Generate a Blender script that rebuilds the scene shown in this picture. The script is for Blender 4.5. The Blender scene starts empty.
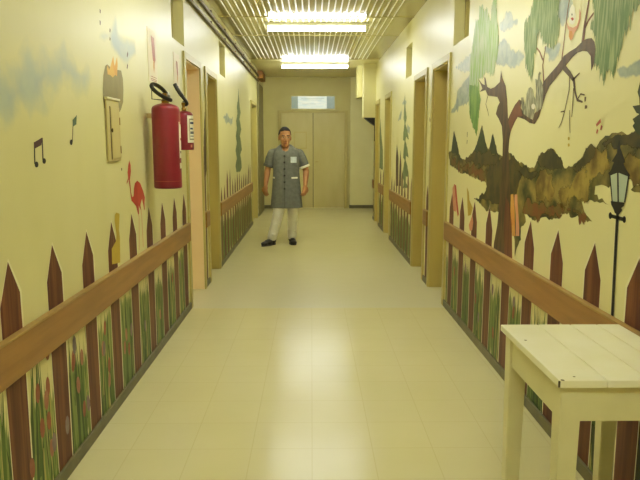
import bpy, bmesh, math, random
from mathutils import Vector, Matrix
from mathutils.geometry import tessellate_polygon
R = random.Random(7)
C = bpy.context.scene.collection
PI = math.pi

# ------------------------------------------------------------------ survey
# the photograph's camera, used to turn a traced outline into metres on a wall
F = 640.0; EYE = 1.40; VX, VY = 311.5, 144.0
def _axes():
    d = Vector(((VX-320)/F, (VY-240)/F, 1)).normalized()
    z = Vector((0, -d.z, d.y)).normalized()
    x = d.cross(z)
    return x, d, z
AX, AY, AZ = _axes()
def ray(px, py):
    c = Vector(((px-320)/F, (py-240)/F, 1))
    return Vector((c.dot(AX), c.dot(AY), c.dot(AZ)))
def at_depth(px, py, y):
    r = ray(px, py); t = y/r.y; return Vector((r.x*t, y, EYE+r.z*t))
def on_wall(px, py, x):
    r = ray(px, py); t = x/r.x
    return (r.y*t, EYE+r.z*t)
XL, XR, YE, YB, ZC = -1.045, 1.16, 14.1, -3.5, 2.82

# ------------------------------------------------------------------ materials
def srgb(h):
    c = [int(h[i:i+2], 16)/255 for i in (0, 2, 4)]
    return tuple(((v/12.92) if v <= .04045 else ((v+.055)/1.055)**2.4) for v in c)+(1,)
def mat(name, col, rough=.5, col2=None, scale=6, detail=4, stretch=(1,1,1), metal=0, emit=0, bump=0, contrast=(.35,.65), fade=False, alpha=1.0, spec=.5, coat=0, fscale=9, namp=1.3, lo=.46, hi=.54, under=None):
    m = bpy.data.materials.new(name); m.use_nodes = True
    nt = m.node_tree; N = nt.nodes; L = nt.links
    b = N['Principled BSDF']; out = N['Material Output']
    if isinstance(col, str): col = srgb(col)
    if isinstance(col2, str): col2 = srgb(col2)
    b.inputs['Base Color'].default_value = col
    b.inputs['Roughness'].default_value = rough
    b.inputs['Metallic'].default_value = metal
    b.inputs['Specular IOR Level'].default_value = spec
    b.inputs['Coat Weight'].default_value = coat
    if emit:
        b.inputs['Emission Color'].default_value = col
        b.inputs['Emission Strength'].default_value = emit
    tc = N.new('ShaderNodeTexCoord'); mp = N.new('ShaderNodeMapping')
    mp.inputs['Scale'].default_value = stretch
    L.new(tc.outputs['Object'], mp.inputs['Vector'])
    if col2 is not None:
        n = N.new('ShaderNodeTexNoise'); n.inputs['Scale'].default_value = scale; n.inputs['Detail'].default_value = detail
        L.new(mp.outputs[0], n.inputs['Vector'])
        r = N.new('ShaderNodeMapRange'); r.inputs[1].default_value, r.inputs[2].default_value = contrast
        L.new(n.outputs['Fac'], r.inputs[0])
        x = N.new('ShaderNodeMix'); x.data_type = 'RGBA'
        x.inputs[6].default_value = col; x.inputs[7].default_value = col2
        L.new(r.outputs[0], x.inputs[0]); L.new(x.outputs[2], b.inputs['Base Color'])
        if bump:
            bp = N.new('ShaderNodeBump'); bp.inputs['Strength'].default_value = bump; bp.inputs['Distance'].default_value = .004
            L.new(n.outputs['Fac'], bp.inputs['Height']); L.new(bp.outputs[0], b.inputs['Normal'])
    if fade:
        a = N.new('ShaderNodeAttribute'); a.attribute_name = 'fade'
        n2 = N.new('ShaderNodeTexNoise'); n2.inputs['Scale'].default_value = fscale; n2.inputs['Detail'].default_value = 5
        L.new(tc.outputs['Object'], n2.inputs['Vector'])
        L.new(mp.outputs[0], n2.inputs['Vector'])
        ad = N.new('ShaderNodeMath'); ad.operation = 'MULTIPLY_ADD'
        L.new(n2.outputs['Fac'], ad.inputs[0]); ad.inputs[1].default_value = namp; ad.inputs[2].default_value = -namp/2
        s = N.new('ShaderNodeMath'); s.operation = 'ADD'
        L.new(a.outputs['Fac'], s.inputs[0]); L.new(ad.outputs[0], s.inputs[1])
        r2 = N.new('ShaderNodeMapRange'); r2.interpolation_type = 'SMOOTHSTEP'
        r2.inputs[1].default_value = lo; r2.inputs[2].default_value = hi; r2.inputs[4].default_value = alpha
        L.new(s.outputs[0], r2.inputs[0])
        if under:
            mu = N.new('ShaderNodeMix'); mu.data_type = 'RGBA'; mu.inputs[6].default_value = srgb(under)
            L.new(b.inputs['Base Color'].links[0].from_socket, mu.inputs[7]); L.new(r2.outputs[0], mu.inputs[0]); L.new(mu.outputs[2], b.inputs['Base Color'])
            cut = N.new('ShaderNodeMath'); cut.operation = 'GREATER_THAN'; cut.inputs[1].default_value = .02
            L.new(r2.outputs[0], cut.inputs[0]); L.new(cut.outputs[0], b.inputs['Alpha'])
            b.inputs['Roughness'].default_value = .42
        else: L.new(r2.outputs[0], b.inputs['Alpha'])
    elif alpha < 1:
        b.inputs['Alpha'].default_value = alpha
    return m

WALLC, WALLC2 = 'dcd49a', 'd5cc90'
M = dict(
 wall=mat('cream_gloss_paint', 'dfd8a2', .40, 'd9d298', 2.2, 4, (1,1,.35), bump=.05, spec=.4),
 wall_right=mat('cream_gloss_paint_right_lit', 'eae3ae', .40, 'e5deA6', 2.2, 4, (1,1,.35), bump=.05, spec=.4),  # same cream paint, lightened to stand in for stronger light on this side
 wall_end=mat('olive_cream_paint', 'cfc788', .5, 'c8bf80', 2, 3, spec=.3),
 panel=mat('pale_panel_paint', 'e2dca6', .4, 'dcd59c', 2, 3, spec=.4),
 base=mat('grey_green_vinyl', '6f6a44', .45, '605b3a', 9, 3),
 rail=mat('varnished_brown_wood', '9e7338', .42, '8d652f', 9, 5, (1,.25,3), bump=.05),
 rail_top=mat('pale_rail_edge', 'b08f4c', .4, '9a7a3c', 12, 4, (1,.2,1)),  # lighter brown for the top edge of the rails
 frame=mat('olive_door_paint', 'c2b56e', .42, 'b8aa62', 5, 3, (1,1,.2)),
 jamb=mat('dark_olive_jamb_paint', 'c6b468', .42, 'bca95c', 4, 3, (1,1,.2)),
 salmon=mat('salmon_jamb_paint', 'f6dcae', .45, 'f2d4a4', 3, 3),
 leaf=mat('olive_beige_door_laminate', 'cdc284', .4, 'c5b978', 4, 4, (1,1,.3)),
 leafgap=mat('shadow_gap', '5f5428', .7),
 metal=mat('dull_steel', '8c8a80', .35, metal=.8),
 black=mat('black_rubber', '17160f', .42),
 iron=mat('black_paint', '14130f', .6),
 red=mat('red_enamel', '84152a', .32, '781226', 3, 2, coat=.15),
 brass=mat('brass_fitting', '9c7a38', .35, metal=.7),
 white=mat('white_paper', 'f0ead2', .5, 'e6dfc4', 14, 2),
 pinkpaper=mat('printed_paper', 'ecd9b4', .5, 'f0e6c6', 8, 3),
 redink=mat('faded_red_ink', 'a8503c', .5, '984632', 10, 3),
 orangeink=mat('orange_ink', 'd09050', .5),
 blueink=mat('blue_ink', '2d3d5e', .5),
 greyink=mat('grey_ink', '8a7f66', .5),
 beige=mat('beige_enamel', 'cfc083', .45, 'c6b578', 5, 3, (1,1,.3)),
 beige_light=mat('pale_ledge', 'ece3b4', .45),
 table=mat('cream_table_paint', 'f8f4d8', .32, 'f3eecc', 7, 4, spec=.45),
 tableleg=mat('cream_leg_paint', 'e4deb0', .4, 'dcd5a4', 6, 4),
 chip=mat('bare_wood_chip', '4a3c1e', .8),
 pipe=mat('dark_brown_conduit_paint', '5e5128', .5, '6b5c30', 12, 3),
 rust=mat('rusty_box_paint', '94692f', .6, '83592a', 15, 3),
 ceil=mat('ceiling_slat_enamel', 'c6bd86', .09, 'bfb57e', 3, 2, (1,.2,1), spec=.36),
 ceil_glint=mat('ceiling_slat_highlight', 'faf5da', .3, spec=.6),  # bright cream paints the lamp highlights along the slat edges
 ceilflat=mat('ceiling_board', 'ece4b6', .4, 'e6ddac', 3, 2),
 lampbody=mat('white_lamp_housing', 'e8e6cc', .4),
 tube=mat('lit_fluorescent_tube', (.985,1.0,.88,1), .4, emit=46),
 dark=mat('unlit_recess_tone', '857c4e', .6, '7a7146', 6, 3),  # darkened to stand in for shade at the wall's far end
 # mural paints
 picket=mat('painted_brown_plank', '58291a', .5, '7c4a2a', 22, 6, (1,1.6,.08), spec=.3, contrast=(.42,.66)),
 picket_far=mat('painted_olive_brown_plank', '745230', .5, '66502c', 14, 5, (1,1,.12), spec=.3),
 edge=mat('painted_white_edge', 'efe8c4', .5, spec=.3),
 trunk=mat('painted_bark', '5e4628', .5, '3f2d1a', 18, 7, (1,1.5,.3), spec=.3, contrast=(.4,.6)),
 bark_red=mat('painted_red_bark', '7c4a2a', .5, '6a3e24', 14, 5, spec=.3),
 twig=mat('painted_dark_twig', '55432a', .5, spec=.3),
 willow=mat('painted_willow_green', '5c783c', .5, '93a272', 26, 7, (1,2.6,.3), fade=True, spec=.3, fscale=20, namp=1.6, contrast=(.42,.6)),
 willow_light=mat('painted_pale_green', '7faa4c', .5, 'b9c6a0', 20, 7, (1,2.6,.3), fade=True, spec=.3, fscale=18, namp=1.6, contrast=(.42,.6)),
 willow_tip=mat('painted_leaf_green', '4f7e2a', .5, '7ba044', 22, 7, (1,2.2,.35), fade=True, spec=.3, fscale=18, contrast=(.42,.6)),
 cloud=mat('painted_grey_blue_cloud', '83918d', .5, 'a6b09e', 13, 6, fade=True, spec=.4, fscale=13, namp=1.5, lo=.36, hi=.6, contrast=(.4,.62), under='e7e0aa'),
 cloud_soft=mat('painted_soft_blue_cloud', '98abb0', .5, 'b4bfae', 6, 6, fade=True, spec=.4, alpha=.92, fscale=6, namp=1.5, lo=.15, hi=.85, under='dcd59d'),
 hill=mat('painted_olive_hill', '343a16', .5, '8f7f3e', 6, 10, (1,1,1.2), spec=.3, contrast=(.40,.62)),
 hill_dark=mat('painted_dark_hill', '343318', .5, '54491f', 9, 8, fade=True, spec=.3, namp=1.5, fscale=8, contrast=(.4,.6)),
 hill_gold=mat('painted_golden_slope', 'aa9648', .5, '6a5424', 9, 9, fade=True, spec=.3, fscale=9, namp=2.0, lo=.40, hi=.6, alpha=.9, contrast=(.4,.62)),
 hill_rust=mat('painted_rust_shore', '80502a', .5, '74602c', 12, 9, fade=True, spec=.3, fscale=11, namp=2.0, lo=.42, hi=.58, alpha=.9, contrast=(.4,.6)),
 cypress=mat('painted_dark_cypress', '3a4420', .5, '2f3a1c', 18, 5, spec=.3),
 fartree=mat('painted_far_fir', '5f7046', .5, '76865a', 10, 4, spec=.3),
 grey_fur=mat('painted_grey_fur', '6c6c58', .5, 'aeab90', 30, 7, (1,2,.6), spec=.3, contrast=(.42,.58)),
 grey_wash=mat('painted_grey_brown_wash', '8c8258', .5, '7d7350', 10, 5, (1,1,.5), spec=.3),
 flame=mat('painted_flame', 'e2b356', .5, 'dc9c46', 12, 4, spec=.3),
 pinkp=mat('painted_flamingo_red', 'c04a34', .5, 'ac3a2c', 10, 4, spec=.3),
 palepink=mat('painted_pale_pink', 'd79a78', .5, 'cf8a6a', 12, 4, spec=.3),
 yellow=mat('painted_mustard', 'c6ac3e', .5, 'b89e38', 10, 4, spec=.3),
 orange=mat('painted_orange', 'cc8438', .5, 'd2a04e', 12, 4, spec=.3),
 glass=mat('painted_lamp_glass', 'b9c8b4', .5, 'aebcab', 9, 3, spec=.3),
 ink=mat('painted_black', '1b1a12', .5, spec=.3),
 note=mat('painted_maroon', '4a2a2a', .5, spec=.3),
 note2=mat('painted_teal', '3d5a44', .5, spec=.3),
 whitep=mat('painted_white', 'eee8d2', .5, spec=.3),
 dark_wash=mat('painted_dark_green_wash', '39451f', .5, '2b2a18', 10, 6, (1,2.5,.3), fade=True, spec=.3, fscale=10, namp=1.6, contrast=(.42,.6)),
 flower1=mat('painted_mauve', '8a7a78', .5, '746468', 20, 4, spec=.3),
 flower2=mat('painted_dull_red', '8a4a34', .5, '9c5c42', 20, 4, spec=.3),
 flower3=mat('painted_rose', 'b07a62', .5, 'a06850', 20, 4, spec=.3),
 grass1=mat('painted_grass_green', '55702c', .5, '3f5c24', 12, 4, (1,1,.2), spec=.3),
 grass2=mat('painted_light_grass', '7f9448', .5, '6b8440', 12, 4, (1,1,.2), spec=.3),
 grass3=mat('painted_dark_grass', '2f451c', .5, '3a5220', 12, 4, (1,1,.2), spec=.3),
 grass4=mat('painted_straw', 'b9b068', .5, 'a8a45c', 12, 4, (1,1,.2), spec=.3),
 grasswash=mat('painted_green_wash', '56702e', .5, '93a052', 14, 7, (1,2.8,.22), fade=True, spec=.3, fscale=12, namp=1.9, lo=.38, hi=.72, contrast=(.42,.6), under='dcd59d'),
 # person
 skin=mat('tan_skin', 'b4814f', .55, 'a87446', 14, 3),
 lips=mat('lips', '7d4634', .5),
 hair=mat('short_black_hair', '1c1710', .7, '120e0a', 60, 3),
 coat=mat('grey_uniform_cloth', '6e7066', .85, '62645a', 25, 4, bump=.1),
 coat_dark=mat('grey_uniform_seam', '55564a', .85),
 trim=mat('white_cuff_cloth', 'e4dfc8', .8),
 badge=mat('pale_badge', 'cfd8d2', .6, 'b7c3c0', 40, 3),
 trousers=mat('pale_khaki_cloth', 'e9e6d6', .85, 'dcd8c2', 14, 4, bump=.15),
 shoe=mat('black_shoe_leather', '1e1a16', .5),
 sole=mat('dark_sole', '2c2620', .7),
 eyew=mat('eye_white', 'b8ac90', .4), eyed=mat('eye_dark', '140f0a', .3),
)
def floor_mat():
    m = mat('vinyl_floor_tiles', 'e0d8aa', .28, 'dcd4a4', 1.6, 3, spec=.15)
    nt = m.node_tree; N = nt.nodes; L = nt.links; b = N['Principled BSDF']
    tc = N.new('ShaderNodeTexCoord')
    br = N.new('ShaderNodeTexBrick'); br.offset = 0.0
    br.inputs['Color1'].default_value = (1,1,1,1); br.inputs['Color2'].default_value = (.985,.985,.98,1); br.inputs['Mortar'].default_value = (.90,.88,.83,1)
    br.inputs['Scale'].default_value = 1; br.inputs['Mortar Size'].default_value = .0022
    br.inputs['Brick Width'].default_value = .28; br.inputs['Row Height'].default_value = .28
    L.new(tc.outputs['Object'], br.inputs['Vector'])
    src = b.inputs['Base Color'].links[0].from_socket
    x = N.new('ShaderNodeMix'); x.data_type = 'RGBA'; x.blend_type = 'MULTIPLY'; x.inputs[0].default_value = 1
    L.new(src, x.inputs[6]); L.new(br.outputs['Color'], x.inputs[7])
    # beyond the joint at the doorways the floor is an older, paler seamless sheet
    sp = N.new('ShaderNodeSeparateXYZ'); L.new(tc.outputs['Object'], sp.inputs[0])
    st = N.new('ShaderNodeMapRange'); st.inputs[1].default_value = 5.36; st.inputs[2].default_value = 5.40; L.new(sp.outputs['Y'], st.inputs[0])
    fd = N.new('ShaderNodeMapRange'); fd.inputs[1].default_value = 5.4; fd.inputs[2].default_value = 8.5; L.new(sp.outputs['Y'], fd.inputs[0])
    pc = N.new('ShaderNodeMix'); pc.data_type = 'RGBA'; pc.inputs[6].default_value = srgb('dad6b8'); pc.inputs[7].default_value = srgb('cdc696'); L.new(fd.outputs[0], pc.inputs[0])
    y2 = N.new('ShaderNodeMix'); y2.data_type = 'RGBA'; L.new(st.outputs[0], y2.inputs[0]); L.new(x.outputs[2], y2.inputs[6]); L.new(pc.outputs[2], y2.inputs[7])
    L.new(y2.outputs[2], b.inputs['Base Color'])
    n = N.new('ShaderNodeTexNoise'); n.inputs['Scale'].default_value = 3.5; n.inputs['Detail'].default_value = 4
    L.new(tc.outputs['Object'], n.inputs['Vector'])
    r = N.new('ShaderNodeMapRange'); r.inputs[3].default_value = .19; r.inputs[4].default_value = .25
    L.new(n.outputs['Fac'], r.inputs[0]); L.new(r.outputs[0], b.inputs['Roughness'])
    bp = N.new('ShaderNodeBump'); bp.inputs['Strength'].default_value = .12; bp.inputs['Distance'].default_value = .01
    n3 = N.new('ShaderNodeTexNoise'); n3.inputs['Scale'].default_value = 7
    L.new(tc.outputs['Object'], n3.inputs['Vector']); L.new(n3.outputs['Fac'], bp.inputs['Height']); L.new(bp.outputs[0], b.inputs['Normal'])
    return m
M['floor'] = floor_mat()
def window_mat():
    m = mat('glowing_transom_glass', 'b9cfc8', .15, 'd2dccb', 5, 3, (1.2,1,5))
    b = m.node_tree.nodes['Principled BSDF']; x = b.inputs['Base Color'].links[0].from_socket
    m.node_tree.links.new(x, b.inputs['Emission Color']); b.inputs['Emission Strength'].default_value = .25  # mild glow set into the pane for the lit room behind
    return m
M['pane'] = window_mat()
M['pane_pale'] = mat('pale_transom_pane', 'd8d2a8', .2, 'e4dfc0', 3, 2)  # pale tone stands in for the bright reflection on the glass

# ------------------------------------------------------------------ mesh helpers
def box(bm, x0, x1, y0, y1, z0, z1, bev=0, mi=0):
    vs = [bm.verts.new((x, y, z)) for x in (x0, x1) for y in (y0, y1) for z in (z0, z1)]
    fs = [bm.faces.new([vs[i] for i in f]) for f in ((0,1,3,2),(4,6,7,5),(0,4,5,1),(2,3,7,6),(0,2,6,4),(1,5,7,3))]
    for f in fs: f.material_index = mi
    if bev:
        es = list({e for f in fs for e in f.edges})
        bmesh.ops.bevel(bm, geom=es, offset=bev, segments=2, affect='EDGES', profile=.5)
def tube(bm, pts, r, n=10, closed=False, caps=True, mi=0):
    pts = [Vector(p) for p in pts]; rings = []
    rs = r if isinstance(r, (list, tuple)) else [r]*len(pts)
    up = None
    for i, p in enumerate(pts):
        a = pts[i-1] if (i > 0 or closed) else p
        b = pts[(i+1) % len(pts)] if (i < len(pts)-1 or closed) else p
        t = (b-a).normalized()
        if up is None: up = t.orthogonal().normalized()
        up = (up - t*up.dot(t)).normalized(); s = t.cross(up)
        rings.append([bm.verts.new(p+(up*math.cos(k*2*PI/n)+s*math.sin(k*2*PI/n))*rs[i]) for k in range(n)])
    m = len(rings)
    for i in range(m if closed else m-1):
        A, B = rings[i], rings[(i+1) % m]
        for k in range(n):
            f = bm.faces.new((A[k], A[(k+1)%n], B[(k+1)%n], B[k])); f.smooth = True; f.material_index = mi
    if caps and not closed:
        bm.faces.new(rings[0][::-1]).material_index = mi; bm.faces.new(rings[-1]).material_index = mi
def lathe(bm, prof, cx, cy, n=32, mi=0):
    rings = []
    for r, z in prof:
        rings.append([bm.verts.new((cx+r*math.cos(k*2*PI/n), cy+r*math.sin(k*2*PI/n), z)) for k in range(n)])
    for A, B in zip(rings, rings[1:]):
        for k in range(n):
            f = bm.faces.new((A[k], A[(k+1)%n], B[(k+1)%n], B[k])); f.smooth = True; f.material_index = mi
    bm.faces.new(rings[0][::-1]); bm.faces.new(rings[-1])
def ball(bm, c, r, u=16, v=10, rot=None):
    mt = Matrix.Translation(c)
    if rot is not None: mt = mt @ rot.to_4x4()
    if isinstance(r, (int, float)): r = (r, r, r)
    g = bmesh.ops.create_uvsphere(bm, u_segments=u, v_segments=v, radius=1, matrix=mt @ Matrix.Diagonal((*r, 1)))
    for vv in g['verts']:
        for f in vv.link_faces: f.smooth = True
def origin(o):
    v = Vector((0,0,0))
    while o is not None: v += o.location; o = o.parent
    return v
def obj(name, bm, ms, parent=None, label=None, loc=None, kind=None):
    """bm in world coordinates -> one mesh object; origin at loc (or the parent's)"""
    me = bpy.data.meshes.new(name)
    base = Vector(loc) if loc is not None else (origin(parent) if parent else Vector((0,0,0)))
    bmesh.ops.translate(bm, vec=-base, verts=bm.verts)
    bmesh.ops.recalc_face_normals(bm, faces=bm.faces)
    bm.to_mesh(me); bm.free()
    for m in (ms if isinstance(ms, (list, tuple)) else [ms]): me.materials.append(m)
    o = bpy.data.objects.new(name, me); C.objects.link(o)
    if parent:
        o.parent = parent; o.location = base - origin(parent)
    else: o.location = base
    if label: o['label'] = label
    if kind: o['kind'] = kind
    return o
def B(): return bmesh.new()
def struct(name, bm, ms): return obj(name, bm, ms, kind='structure')
def thing(name, label, cat, loc, group=None):
    o = bpy.data.objects.new(name, None); C.objects.link(o); o.location = loc
    o.empty_display_size = .1
    o['label'] = label; o['category'] = cat
    if group: o['group'] = group
    return o
def tag(o, label, cat, group=None):
    o['label'] = label; o['category'] = cat
    if group: o['group'] = group
    return o
def dup(root, loc, label, parent=None):
    r = root.copy(); C.objects.link(r)
    if parent is None:
        r.location = loc; r['label'] = label
    else: r.parent = parent
    for ch in root.children: dup(ch, None, None, r)
    return r

# ------------------------------------------------------------------ mural paint on a wall face
def to3(x, p, layer):
    s = 1 if x < 0 else -1
    return Vector((x + s*(.0003+.00022*layer), p[0], p[1]))
def area2(p): return sum(p[i-1][0]*p[i][1]-p[i][0]*p[i-1][1] for i in range(len(p)))
def fill(bm, pts3, mi=0, fade=None):
    vs = [bm.verts.new(p) for p in pts3]
    for t in tessellate_polygon([pts3]):
        try: bm.faces.new([vs[i] for i in t]).material_index = mi
        except ValueError: pass
    if fade is not None:
        ly = bm.verts.layers.float.get('fade') or bm.verts.layers.float.new('fade')
        for v in vs: v[ly] = fade
    return vs
def roughen(p, amp, step):
    out = []; rr = random.Random(len(p)*31+int(abs(p[0][0])*100))
    for i in range(len(p)):
        a, b = Vector(p[i]), Vector(p[(i+1) % len(p)]); n = max(1, int((b-a).length/step))
        for k in range(n):
            q = a.lerp(b, k/n)
            if k: q = q + Vector((rr.uniform(-amp, amp), rr.uniform(-amp, amp)))
            out.append((q.x, q.y))
    return out
def paint(wall, x, name, px, m, layer, label=None, soft=0, rough=0, wallpts=False):
    """one painted shape; px traced outline, converted to metres on the wall face at x"""
    p = list(px) if wallpts else [on_wall(a, b, x) for a, b in px]
    if rough: p = roughen(p, rough, rough*2.5)
    bm = B()
    if soft:
        ly = bm.verts.layers.float.new('fade')
        g = .013; u0 = min(q[0] for q in p)-soft; u1 = max(q[0] for q in p)+soft; v0 = min(q[1] for q in p)-soft; v1 = max(q[1] for q in p)+soft
        v1 = min(v1, ZC-.002); v0 = max(v0, .058)
        nu, nv = max(2, int((u1-u0)/g)), max(2, int((v1-v0)/g)); G = {}
        segs_ = list(zip(p, p[1:]+p[:1]))
        for i in range(nu+1):
            for j in range(nv+1):
                u = u0+(u1-u0)*i/nu; v = v0+(v1-v0)*j/nv; ins = False; d2 = 9
                for (ax, ay), (bx_, by) in segs_:
                    if (ay > v) != (by > v) and u < (bx_-ax)*(v-ay)/(by-ay)+ax: ins = not ins
                    dx, dy = bx_-ax, by-ay; L2 = dx*dx+dy*dy or 1e-12
                    t = max(0, min(1, ((u-ax)*dx+(v-ay)*dy)/L2)); e = (u-ax-t*dx)**2+(v-ay-t*dy)**2
                    if e < d2: d2 = e
                sd = math.sqrt(d2)*(1 if ins else -1)
                G[i, j] = (u, v, sd)
        V = {}
        def vert(k):
            if k not in V:
                u, v, sd = G[k]; V[k] = bm.verts.new(to3(x, (u, v), layer)); V[k][ly] = max(0, min(1, .5+sd/(2*soft)))
            return V[k]
        for i in range(nu):
            for j in range(nv):
                ks = ((i,j),(i+1,j),(i+1,j+1),(i,j+1))
                if max(G[k][2] for k in ks) > -soft: bm.faces.new([vert(k) for k in ks])
    else:
        fill(bm, [to3(x, q, layer) for q in p])
    return obj(name, bm, m, wall, label)
def strokes(wall, x, name, lines, m, layer, label=None):
    """lines: (px polyline, width0, width1 in metres)"""
    bm = B()
    for pl, w0, w1 in lines:
        p = [Vector(on_wall(a, b, x)) for a, b in pl]; L_, R_ = [], []
        for i, q in enumerate(p):
            d = (p[min(i+1, len(p)-1)]-p[max(i-1, 0)]).normalized(); nn = Vector((-d.y, d.x))
            w = (w0+(w1-w0)*i/max(1, len(p)-1))/2
            L_.append(q+nn*w); R_.append(q-nn*w)
        vl = [bm.verts.new(to3(x, q, layer)) for q in L_]; vr = [bm.verts.new(to3(x, q, layer)) for q in R_]
        for i in range(len(p)-1): bm.faces.new((vl[i], vl[i+1], vr[i+1], vr[i]))
    return obj(name, bm, m, wall, label)
def ell(cx, cy, rx, ry, n=14, rot=0):
    return [(cx+rx*math.cos(t)*math.cos(rot)-ry*math.sin(t)*math.sin(rot), cy+rx*math.cos(t)*math.sin(rot)+ry*math.sin(t)*math.cos(rot)) for t in [k*2*PI/n for k in range(n)]]

# ------------------------------------------------------------------ room shell
def wall_mesh(x, side, y0, y1, holes, thick=.2):
    ys = sorted({y0, y1, *[h[0] for h in holes], *[h[1] for h in holes]})
    zs = sorted({0, ZC, *[h[2] for h in holes], *[h[3] for h in holes]})
    bm = B()
    for a, b in zip(ys, ys[1:]):
        for c, d in zip(zs, zs[1:]):
            my, mz = (a+b)/2, (c+d)/2
            if any(h[0] < my < h[1] and h[2] < mz < h[3] for h in holes): continue
            xs = (x-thick, x) if side < 0 else (x, x+thick)
            box(bm, xs[0], xs[1], a, b, c, d)
    bmesh.ops.remove_doubles(bm, verts=bm.verts, dist=1e-5)
    return bm
DT = 2.10
DL = [(5.43,6.13),(6.47,7.16),(11.25,12.2)]
DR = [(5.50,6.20),(6.56,7.27),(9.45,10.12),(11.05,11.65)]
TL = [(4.98,5.46),(7.5,7.99)]
TR = [(4.87,5.39),(7.58,8.06)]
holesL = [(a,b,0,DT) for a,b in DL]+[(a,b,2.19,2.56) for a,b in TL]
holesR = [(a,b,0,DT) for a,b in DR]+[(a,b,2.19,2.56) for a,b in TR]
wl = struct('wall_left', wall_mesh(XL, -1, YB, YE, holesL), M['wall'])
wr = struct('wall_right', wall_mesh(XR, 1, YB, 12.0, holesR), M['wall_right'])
bm = B(); box(bm, XL-.2, 2.4, YE, YE+.2, 0, ZC); we = struct('wall_far', bm, M['wall_end'])
bm = B(); box(bm, 2.2, 2.4, 11.8, YE, 0, ZC); box(bm, XR, 2.4, 11.8, 12.0, 0, ZC); struct('wall_side', bm, M['wall_end'])
bm = B(); box(bm, XL-.2, XR+.2, YB-.2, YB, 0, ZC); struct('wall_back', bm, M['wall_end'])
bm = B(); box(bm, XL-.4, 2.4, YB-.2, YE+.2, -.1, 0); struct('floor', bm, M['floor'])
# pale panel at the right of the far wall
bm = B(); box(bm, .845, 1.36, YE-.05, YE, .07, ZC, .004); struct('trim_1', bm, M['panel'])
# ceiling of slats with painted edge highlights running down the corridor
bm = B()
P = .068; x = XL+.13; prof = [(XL-.2, 0), (XL+.13, 0)]
while x+P < XR-.12:
    prof += [(x+.002, -.006), (x+.012, -.006), (x+.015, .0), (x+.028, -.002), (x+.042, -.003), (x+.056, -.002), (x+P, .0)]
    x += P
prof += [(2.4, 0)]
Y1 = 11.15
va = [bm.verts.new((px, YB-.2, ZC+pz)) for px, pz in prof]; vb = [bm.verts.new((px, Y1, ZC+pz)) for px, pz in prof]
for i in range(len(prof)-1):
    f = bm.faces.new((va[i], va[i+1], vb[i+1], vb[i]))
    glint_rib = prof[i][1] < -.005 or prof[i+1][1] < -.005
    f.material_index = 1 if glint_rib else 0
box(bm, XL-.2, 2.4, Y1, YE+.2, ZC-.004, ZC+.03, mi=2)
box(bm, XL-.2, 2.4, YB-.2, Y1, ZC+.03, ZC+.05, mi=2)
for yy in (7.5, 8.75, 5.0, 2.5, 11.12):
    box(bm, XL, XR, yy-.012, yy+.012, ZC-.010, ZC+.012, mi=0)
struct('ceiling', bm, [M['ceil'], M['ceil_glint'], M['ceilflat']])
# ceiling trims along the walls
# baseboards
def segs(y0, y1, doors):
    out = []; a = y0
    for d0, d1 in doors:
        out.append((a, d0-.06)); a = d1+.06
    out.append((a, y1)); return [s for s in out if s[1]-s[0] > .03]
for a, b in segs(YB, 12.55, DL):
    bm = B(); box(bm, XL, XL+.014, a, b, 0, .058, .003); struct('baseboard_left', bm, M['base'])
for a, b in segs(YB, 12.0, DR):
    bm = B(); box(bm, XR-.014, XR, a, b, 0, .058, .003); struct('baseboard_right', bm, M['base'])
for a, b in ((XL, -.76), (.83, 1.36)):
    bm = B(); box(bm, a, b, YE-.065, YE-.0, 0, .07, .003); struct('baseboard_far', bm, M['base'])
# dark slab closing the left wall, its colour standing in for an unlit recess
bm = B(); box(bm, XL, XL+.03, 12.55, 13.75, 0, 2.57, .004); struct('trim_2', bm, M['dark'])

# ------------------------------------------------------------------ side doors
nd = [0]
def side_door(x, side, y0, y1, jm, lm):
    nd[0] += 1; s = side; T = .2; name = 'door_%d' % nd[0]
    def bx(bm, d0, d1, a, b, c, d, bev=.002):   # d = depth into the wall
        xs = sorted((x+s*d0, x+s*d1)); box(bm, xs[0], xs[1], a, b, c, d, bev)
    bm = B(); bx(bm, .135, .175, y0+.02, y1-.02, .008, DT-.02)
    leaf = struct(name, bm, lm)
    bm = B()
    bx(bm, -.001, T, y0-.001, y0+.02, 0, DT); bx(bm, -.001, T, y1-.02, y1+.001, 0, DT); bx(bm, -.001, T, y0, y1, DT-.02, DT+.001)
    obj('door_jamb', bm, jm, leaf)
    bm = B()
    bx(bm, -.016, .0, y0-.055, y0+.008, 0, DT+.05); bx(bm, -.016, .0, y1-.008, y1+.055, 0, DT+.05); bx(bm, -.016, .0, y0+.008, y1-.008, DT-.008, DT+.05)
    obj('door_casing', bm, M['frame'], leaf)
    bm = B()
    yk = y0+.08
    tube(bm, [(x+s*.136, yk, 1.02), (x+s*.09, yk, 1.02), (x+s*.085, yk+.02, 1.02), (x+s*.085, yk+.11, 1.02)], .009, 8)
    obj('door_handle', bm, M['metal'], leaf)
side_door(XL, -1, *DL[0], M['salmon'], M['salmon'])
side_door(XL, -1, *DL[1], M['jamb'], M['leaf'])
side_door(XL, -1, *DL[2], M['frame'], M['leaf'])
for d in DR: side_door(XR, 1, *d, M['jamb'], M['leaf'])
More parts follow.
